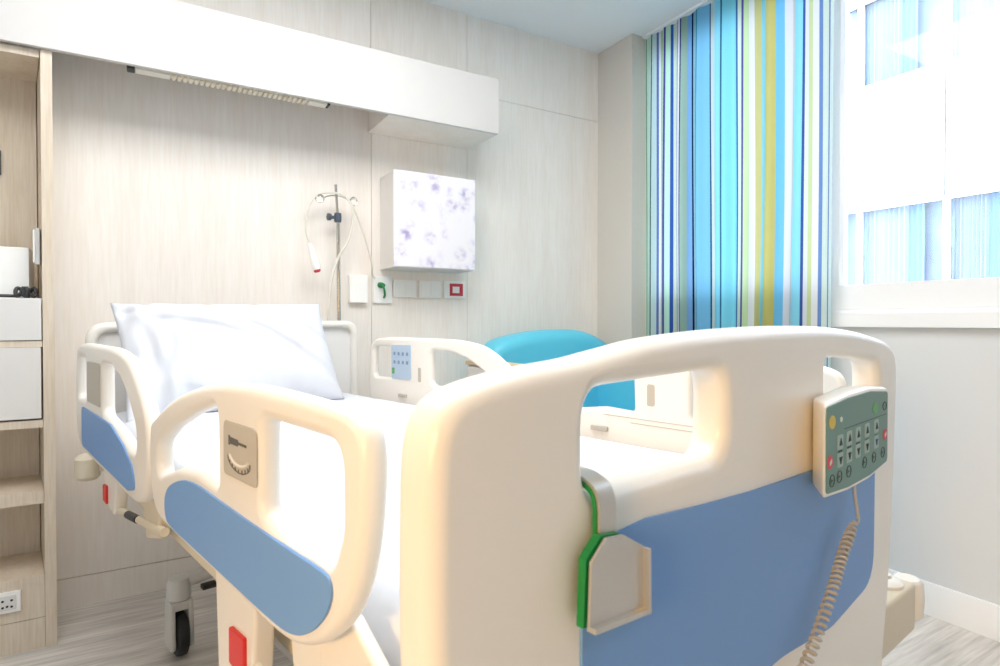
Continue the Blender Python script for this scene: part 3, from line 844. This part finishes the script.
def build_pillow():
    w, h, th = .665, .385, .17
    nx, ny = 110, 72
    bm = bmesh.new()
    sides = []
    for sgn in (1, -1):
        g_ = {}
        for j in range(ny + 1):
            for i in range(nx + 1):
                u = 2 * i / nx - 1; v = 2 * j / ny - 1
                # pincushion outline: sides pulled in, corners out
                x = u * w / 2 * (1 - .06 * (1 - abs(u)) - .045 * (1 - v * v) * abs(u) ** 4 * 1.0)
                y = v * h / 2 * (1 - .05 * (1 - u * u) * abs(v) ** 4)
                pr = (max(0, 1 - abs(u) ** 2.6) ** .55) * (max(0, 1 - abs(v) ** 2.4) ** .55)
                z = sgn * th / 2 * pr
                if sgn > 0:
                    ed = abs(u) ** 2
                    wr = noise.noise(Vector((x * 7 + y * 9, (x - y) * 2.2, 3.1)))
                    wr2 = noise.noise(Vector((x * 20 - y * 5, y * 6 + x * 4, 9)))
                    z += pr ** .4 * (.013 * wr + .005 * wr2)
                    rid = abs(noise.noise(Vector((x * 4.5 + y * 6.5, x * 1.2 - y * 1.6, 12.2))))
                    z -= .018 * max(0, .12 - rid) / .12 * pr ** .5
                    # gathered crumple near the left end
                    cl = math.exp(-((u + .78) / .2) ** 2)
                    z += cl * .034 * noise.noise(Vector((x * 26, y * 11, 2)))
                if (i in (0, nx) or j in (0, ny)):
                    z = 0
                if sgn < 0 and (i in (0, nx) or j in (0, ny)):
                    g_[i, j] = sides[0][i, j]
                else:
                    g_[i, j] = bm.verts.new((x, y, z))
        sides.append(g_)
        for j in range(ny):
            for i in range(nx):
                f = (g_[i, j], g_[i + 1, j], g_[i + 1, j + 1], g_[i, j + 1])
                bm.faces.new(f if sgn > 0 else f[::-1])
    return bm_mesh(bm)
pl = link('pillow', build_pillow(), M['pillow'], None, wn=False, angle=180)
tag(pl, 'plump white pillow leaning against the headboard of the bed', 'pillow')
mb = Matrix.Translation(BO) @ Matrix.Rotation(BA, 4, 'Z')
# lean: pillow's own y (height) tilted back towards the head
tilt = math.radians(62)
pl.matrix_world = mb @ Matrix.Translation((.478, 1.70, .942)) @ Matrix.Rotation(math.radians(-1), 4, 'Y') @ Matrix.Rotation(tilt, 4, 'X')

# ------------------------------------------------------------------ nurse control panel on the footboard
cp = empty('control_panel', BO, BA, 'cream bed control panel with green keypad and coiled cord hung on the footboard', 'control panel')
C_ = lambda name, me, m, parent=None, **k: link(name, me, m, parent or cp, **k)
s0, s1, zb, zt = .578, .852, .832, .953
S0, S1 = s0 + .045, s1 - .01
def cpoly(a, b, lo, hi, bow):
    top = [(a + (b - a) * i / 10, hi + bow * (1 - (2 * i / 10 - 1) ** 2)) for i in range(11)]
    bot = [(b + (a - b) * i / 10, lo - bow * .6 * (1 - (2 * i / 10 - 1) ** 2)) for i in range(11)]
    return bot, top
body = slab(fillet([(s0, zb, .010), (s0, zt - .004, .010), (s0 + .09, zt + .003, .15), (s1 - .09, zt + .004, .15), (s1, zt - .003, .010), (s1, zb, .010), (s1 - .09, zb - .008, .15), (s0 + .09, zb - .007, .15)], 6), [], .036, .006, 3)
for v in body.verts:          # housing narrows towards the board
    f = (.018 - v.co.z) / .036
    mid = (s0 + s1) / 2
    if v.co.x < mid:
        v.co.x += .064 * f
    else:
        v.co.x -= .008 * f
C_('housing', in_sz(body, -.0195), M['cream'])
FY = -.0375
padp = fillet([(s0 + .007, zb + .006, .008), (s0 + .007, zt - .008, .008), (s0 + .09, zt - .003, .15), (s1 - .09, zt - .002, .15), (s1 - .006, zt - .009, .008), (s1 - .006, zb + .006, .008), (s1 - .09, zb - .001, .15), (s0 + .09, zb - .0005, .15)], 6)
pad = C_('keypad', in_sz(slab(padp, [], .002, .0006, 1), FY - .0002), M['padgreen']); pad['label'] = 'green membrane keypad'
def uv(p, v):
    u = p / (p + (1 - p) * 1.287)
    return s0 + .007 + (s1 - s0 - .013) * u, zt - .006 - (zt - zb - .010) * v
def face_slab(poly, m, name, parent, th=.0014, off=.0):
    return C_(name, in_sz(slab(poly, [], th, th * .3, 1), FY - .0012 - off), m, parent)
def ell(cx, cz, a, b, n=20): return [(cx + a * math.cos(2 * PI * i / n), cz + b * math.sin(2 * PI * i / n)) for i in range(n)]
def ring(cx, cz, a, b, m, name, w=.0010):
    pts = [(cx + a * math.cos(2 * PI * i / 24), FY - .0014, cz + b * math.sin(2 * PI * i / 24)) for i in range(24)]
    return C_(name, tube(pts, w * .6, 6, True), m, pad)
c = uv(.09, .20); face_slab(ell(c[0], c[1], .011, .0085), M['keyyellow'], 'button', pad)['label'] = 'yellow button'
c = uv(.24, .20); face_slab(ell(c[0], c[1], .0045, .0035), M['keypale'], 'button', pad)
c = uv(.80, .20); face_slab(ell(c[0], c[1], .013, .0085), M['keygreen'], 'button', pad)['label'] = 'green button'
c = uv(.945, .21); ring(c[0], c[1], .009, .006, M['keydark'], 'button_ring')
c0, c1 = uv(.30, .325), uv(.97, .305)
C_('divider', boxes([(c0[0], c1[0], FY - .0015, FY - .0004, c0[1] - .0004, c0[1] + .0004)]), M['keydark'], pad)
for row, (vv, up) in enumerate(((.46, 1), (.665, -1))):
    for i, p_ in enumerate((.225, .375, .52, .665, .815)):
        cx, cz = uv(p_, vv - .02 * i / 4)
        k = face_slab(fillet([(cx - .0105, cz - .0095, .003), (cx + .0105, cz - .0095, .003), (cx + .0105, cz + .0095, .003), (cx - .0105, cz + .0095, .003)], 4), M['keygrey'], 'button', pad)
        mm = M['keyblue'] if (row == 1 and i == 4) else M['keydark']
        face_slab([(cx - .0055, cz - .004 * up), (cx + .0055, cz - .004 * up), (cx, cz + .0055 * up)], mm, 'arrow_mark', k, .0008, .0012)
    if row == 0:
        for i, p_ in enumerate((.225, .375, .52, .665, .815)):
            cx, cz = uv(p_, .565)
            C_('key_legend', boxes([(cx - .007, cx - .001, FY - .0015, FY - .0004, cz - .0016, cz + .0016), (cx + .001, cx + .007, FY - .0015, FY - .0004, cz - .0016, cz + .0016)]), M['keydark'], pad)
for p_, vv in ((.055, .64), (.955, .60)):
    cx, cz = uv(p_, vv)
    k = face_slab(ell(cx, cz, .010, .0085), M['keyred'], 'button', pad); k['label'] = 'red button'
    face_slab([(cx - .003, cz - .004), (cx + .003, cz - .001), (cx + .003, cz + .004), (cx - .003, cz + .001)], M['keypale'], 'arrow_mark', k, .0008, .0012)
for p_, vv in ((.09, .86), (.215, .855), (.37, .85), (.63, .84), (.78, .835), (.92, .83)):
    cx, cz = uv(p_, vv)
    ring(cx, cz, .0085, .0075, M['keydark'], 'button_ring', .0009)
    C_('key_symbol', boxes([(cx - .004, cx + .004, FY - .0015, FY - .0004, cz - .0007, cz + .0007), (cx - .004, cx - .0025, FY - .0015, FY - .0004, cz - .003, cz + .003)]), M['keydark'], pad)
# coiled cord
pts = [(.752, -.020, .832), (.756, -.020, .806), (.764, -.020, .785), (.772, -.021, .762), (.764, -.022, .757)]
axis = catmull([(.757, -.020, .760), (.708, -.020, .727), (.672, -.020, .693), (.620, -.020, .654), (.560, -.020, .617), (.49, -.019, .585), (.42, -.018, .56)], 60, False)
L_ = len(axis); turns = 40
for i, q in enumerate(axis):
    tt = i / (L_ - 1)
    a = Vector(axis[max(0, i - 1)]); b_ = Vector(axis[min(L_ - 1, i + 1)])
    tv = (b_ - a).normalized(); n1 = Vector((0, 1, 0)); n2 = tv.cross(n1).normalized()
    ph = 2 * PI * turns * tt
    rr = .0058 * min(1, .35 + tt * 12)
    pts.append(tuple(Vector(q) + (n1 * math.cos(ph) + n2 * math.sin(ph)) * rr))
pts += [(.40, -.016, .55), (.39, -.010, .50), (.39, .02, .44)]
C_('coiled_cord', tube(pts, .0024, 6), M['cordgrey'], wn=False)
C_('cord_gland', lathe([(0, 0), (.006, 0), (.005, .016), (.003, .024), (0, .024)], 14, axis_mtx((.751, -.020, .838), (.1, 0, -1))), M['cordgrey'])

# ------------------------------------------------------------------ steel chart plate hooked over the footboard
ch = empty('chart_holder', BO, BA, 'steel chart holder with a green edge hooked over the footboard', 'chart holder')
K_ = lambda name, me, m, parent=None, **k: link(name, me, m, parent or ch, **k)
plate = [(.1475, .8180), (.2215, .8095), (.2205, .8635), (.190, .8810), (.168, .8835), (.1500, .8695)]
K_('plate', in_sz(slab(plate, [], .003, .0006, 1), -.0185), M['steel'])
K_('backing', in_sz(slab([(x - (.0005 if x > .2 else .0015), z + .0012) for x, z in plate], [], .0075, .001, 1), -.0115), M['green'])['label'] = 'green backing layer'
bm = bmesh.new()
def rim(p, q, w, inward):
    a = Vector((p[0], 0, p[1])); b_ = Vector((q[0], 0, q[1]))
    n = Vector((inward[0], 0, inward[1]))
    vs = []
    for base in (a, b_):
        for k_, yy in ((0, -.0200), (0, -.0255), (w, -.0255), (w, -.0200)):
            vv_ = base + n * k_; vs.append(bm.verts.new((vv_.x, yy, vv_.z)))
    for f in ((0, 1, 2, 3), (7, 6, 5, 4), (0, 4, 5, 1), (1, 5, 6, 2), (2, 6, 7, 3), (3, 7, 4, 0)):
        bm.faces.new([vs[i] for i in f])
rim(plate[0], plate[1], .004, (.1, .99)); rim(plate[1], plate[2], .0035, (-1, 0))
K_('rim', bm_mesh(bm), M['steel'])
def strap(path, x0, x1, th, m, name):
    bm = bmesh.new()
    n = len(path); rows = []
    for i in range(n):
        a = Vector(path[max(0, i - 1)]); b_ = Vector(path[min(n - 1, i + 1)])
        t_ = (b_ - a).normalized(); nn = Vector((-t_.y, t_.x))
        p = Vector(path[i])
        lo, hi = p, p + nn * th
        rows.append([bm.verts.new((x, q.x, q.y)) for x, q in ((x0, lo), (x1, lo), (x1, hi), (x0, hi))])
    for A, B in zip(rows, rows[1:]):
        for k in range(4):
            bm.faces.new((A[k], A[(k + 1) % 4], B[(k + 1) % 4], B[k]))
    bm.faces.new(rows[0]); bm.faces.new(rows[-1])
    return K_(name, bm_mesh(bm), m)
path = catmull([(-.0045, .872), (-.0045, .895), (-.0042, .904), (-.001, .9135), (.008, .9185), (.023, .9205), (.040, .9185), (.050, .910), (.052, .895)], 5, False)
path2 = [(p[0] - .0035 if i < 12 else p[0], p[1] + (.0035 if i >= 10 else 0)) for i, p in enumerate(path)]
def offs(path, k):
    out = []
    for i in range(len(path)):
        a = Vector(path[max(0, i - 1)]); b_ = Vector(path[min(len(path) - 1, i + 1)])
        t_ = (b_ - a).normalized(); nn = Vector((-t_.y, t_.x)); q = Vector(path[i]) + nn * k
        out.append((q.x, q.y))
    return out
strap(path, .1700, .1895, .0035, M['green'], 'hook_lining')
strap(offs(path, .0036), .1715, .1920, .003, M['steel'], 'hook')

# ------------------------------------------------------------------ building across the street
FX = 10.0
bd = empty('building', (FX, 3, -9), label='white building with curtained windows seen through the window', cat='building')
def Bp(name, me, m, parent=None, **k):
    o = link(name, me, m, parent or bd, wn=False, **k)
    o.matrix_parent_inverse = Matrix.Translation(-Vector(bd.location)) if parent is None else Matrix.Identity(4)
    return o
ys = [5.245 - 1.216 * k for k in range(-5, 9)]
bm = bmesh.new()
Z = [(-9, -3.80), (-2.0, -.55), (1.27 - .02, 1.27)]
for z0, z1 in ((-9, -5.0), (-3.4, -1.66), (-.06 - .0, 1.45), (2.87, 4.80), (6.20, 8.1), (9.5, 12.5)):
    for a, b in zip(ys, ys[1:]):
        add_box(bm, FX - .14, FX, b + .012, a - .012, z0, z1)
add_box(bm, FX + .55, FX + .8, -8, 14, -9, 12.5)
Bp('facade', bm_mesh(bm), M['facade'])
for yy in ys[1:-1]:
    if 0 < yy < 7:
        Bp('joint_strip', box(FX - .10, FX - .05, yy - .013, yy + .013, 2.87, 4.80), M['jointgrey'])
cols = [('c', 'r'), ('c', 'r')]
for z0, z1 in ((-1.66, -.06), (1.45, 2.87), (4.80, 6.20), (8.1, 9.5)):
    for i, (a, b) in enumerate(zip(ys, ys[1:])):
        if z1 < 0 or z0 > 7:
            if not (0 <= a <= 8): continue
        wf = Bp('window', boxes([(FX - .09, FX - .03, b - .04, b + .04, z0, z1), (FX - .08, FX - .03, b, a, z0, z0 + .04), (FX - .08, FX - .03, b, a, z1 - .04, z1)]), M['facadeline'])
        Bp('pane', box(FX - .04, FX - .035, b + .04, a - .04, z0 + .04, z1 - .04), M['farglass'], wf)
        frac = (.52, .35, 1.0, .42, .6, .5)[(i + int(z0)) % 6]
        bm = bmesh.new()
        n = 40; y0c, y1c = a - .03, a - .03 - (a - b - .06) * frac
        prev = None
        for k in range(n + 1):
            yy = y0c + (y1c - y0c) * k / n
            xx = FX + .10 + .03 * math.sin(k * 1.3)
            cur = (bm.verts.new((xx, yy, z0 - .05)), bm.verts.new((xx, yy, z1 + .05)))
            if prev: bm.faces.new((prev[0], cur[0], cur[1], prev[1]))
            prev = cur
        Bp('far_curtain', bm_mesh(bm), M['farsheer'], wf)
        bm = bmesh.new(); prev = None
        for k in range(13):
            yy = y1c + (-.22) * k / 12
            xx = FX + .14 + .025 * math.sin(k * 1.5)
            cur = (bm.verts.new((xx, yy, z0 - .05)), bm.verts.new((xx, yy, z1 + .05)))
            if prev: bm.faces.new((prev[0], cur[0], cur[1], prev[1]))
            prev = cur
        Bp('far_curtain', bm_mesh(bm), M['farcurt'], wf)['label'] = 'blue curtain'
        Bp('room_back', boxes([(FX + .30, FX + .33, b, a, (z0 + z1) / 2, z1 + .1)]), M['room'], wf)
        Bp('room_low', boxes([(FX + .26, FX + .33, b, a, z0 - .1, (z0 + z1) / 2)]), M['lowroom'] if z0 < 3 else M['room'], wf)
o = struct('ground', box(2.6, 40, -30, 30, -9.2, -9.0), M['asphalt'])

# ------------------------------------------------------------------ light
def area(name, loc, rot, sx, sy, power, color):
    l = bpy.data.lights.new(name, 'AREA'); l.shape = 'RECTANGLE'; l.size = sx; l.size_y = sy
    l.energy = power; l.color = color
    o = bpy.data.objects.new(name, l); COL.objects.link(o); o.location = loc; o.rotation_euler = rot
    return o
SUN, SKY, EXPO = 1.2, 7.0, 0.58
sn = bpy.data.lights.new('sun', 'SUN'); sn.energy = SUN; sn.angle = math.radians(2); sn.color = (1, .97, .92)
so_ = bpy.data.objects.new('sun', sn); COL.objects.link(so_)
so_.rotation_euler = Vector((-.75, .30, .62)).to_track_quat('Z', 'Y').to_euler()
w = bpy.data.worlds.new('sky'); scene.world = w; w.use_nodes = True
bg = w.node_tree.nodes['Background']; bg.inputs['Color'].default_value = (.92, .965, 1.0, 1); bg.inputs['Strength'].default_value = SKY
# sky portal in the window opening
pt = area('window_portal', (WX + .1, 1.13, 1.83), (0, math.radians(90), 0), 1.3, 2.5, 1, (1, 1, 1))
pt.data.cycles.is_portal = True
# added ceiling lights, out of view, to brighten the room, and a warm lamp by the entrance on the left
area('ceiling_fill', (.35, 1.12, 2.57), (0, 0, 0), 2.0, 1.2, 34, (1.0, .985, .965))  # added above the bed to brighten head wall and bedding
area('ceiling_fill', (.2, -1.2, 2.56), (0, 0, 0), 1.2, .6, 3, (1.0, .97, .94))  # weak added fill behind the viewpoint, lifts footboard and window wall
e_ = area('entrance_lamp', (-1.45, -.45, 1.35), (0, math.radians(-74), math.radians(24)), .5, .5, 4.6, (1.0, .58, .20))
e_.data.spread = math.radians(80)

# ------------------------------------------------------------------ camera
cam = bpy.data.cameras.new('camera'); co = bpy.data.objects.new('camera', cam); COL.objects.link(co)
yaw, pit = math.radians(30.8), math.radians(.7)
F = Vector((math.sin(yaw) * math.cos(pit), math.cos(yaw) * math.cos(pit), -math.sin(pit)))
Rv = Vector((math.cos(yaw), -math.sin(yaw), 0)); Uv = Rv.cross(F)
mw = Matrix((Rv, Uv, -F)).transposed().to_4x4(); mw.translation = (0, 0, 1.05)
co.matrix_world = mw
cam.sensor_width = 36; cam.lens = 589 * 36 / 1000; cam.shift_y = -3.8 / 1000; cam.clip_start = .01; cam.clip_end = 200
cam.dof.use_dof = True; cam.dof.focus_distance = 1.7; cam.dof.aperture_fstop = 11
scene.camera = co
vs_ = scene.view_settings
vs_.view_transform = 'Standard'; vs_.look = 'None'; vs_.gamma = 1; vs_.exposure = EXPO; vs_.use_curve_mapping = False
scene.cycles.use_denoising = True
scene.cycles.max_bounces = 10; scene.cycles.diffuse_bounces = 6; scene.cycles.transparent_max_bounces = 12
scene.cycles.sample_clamp_indirect = 6
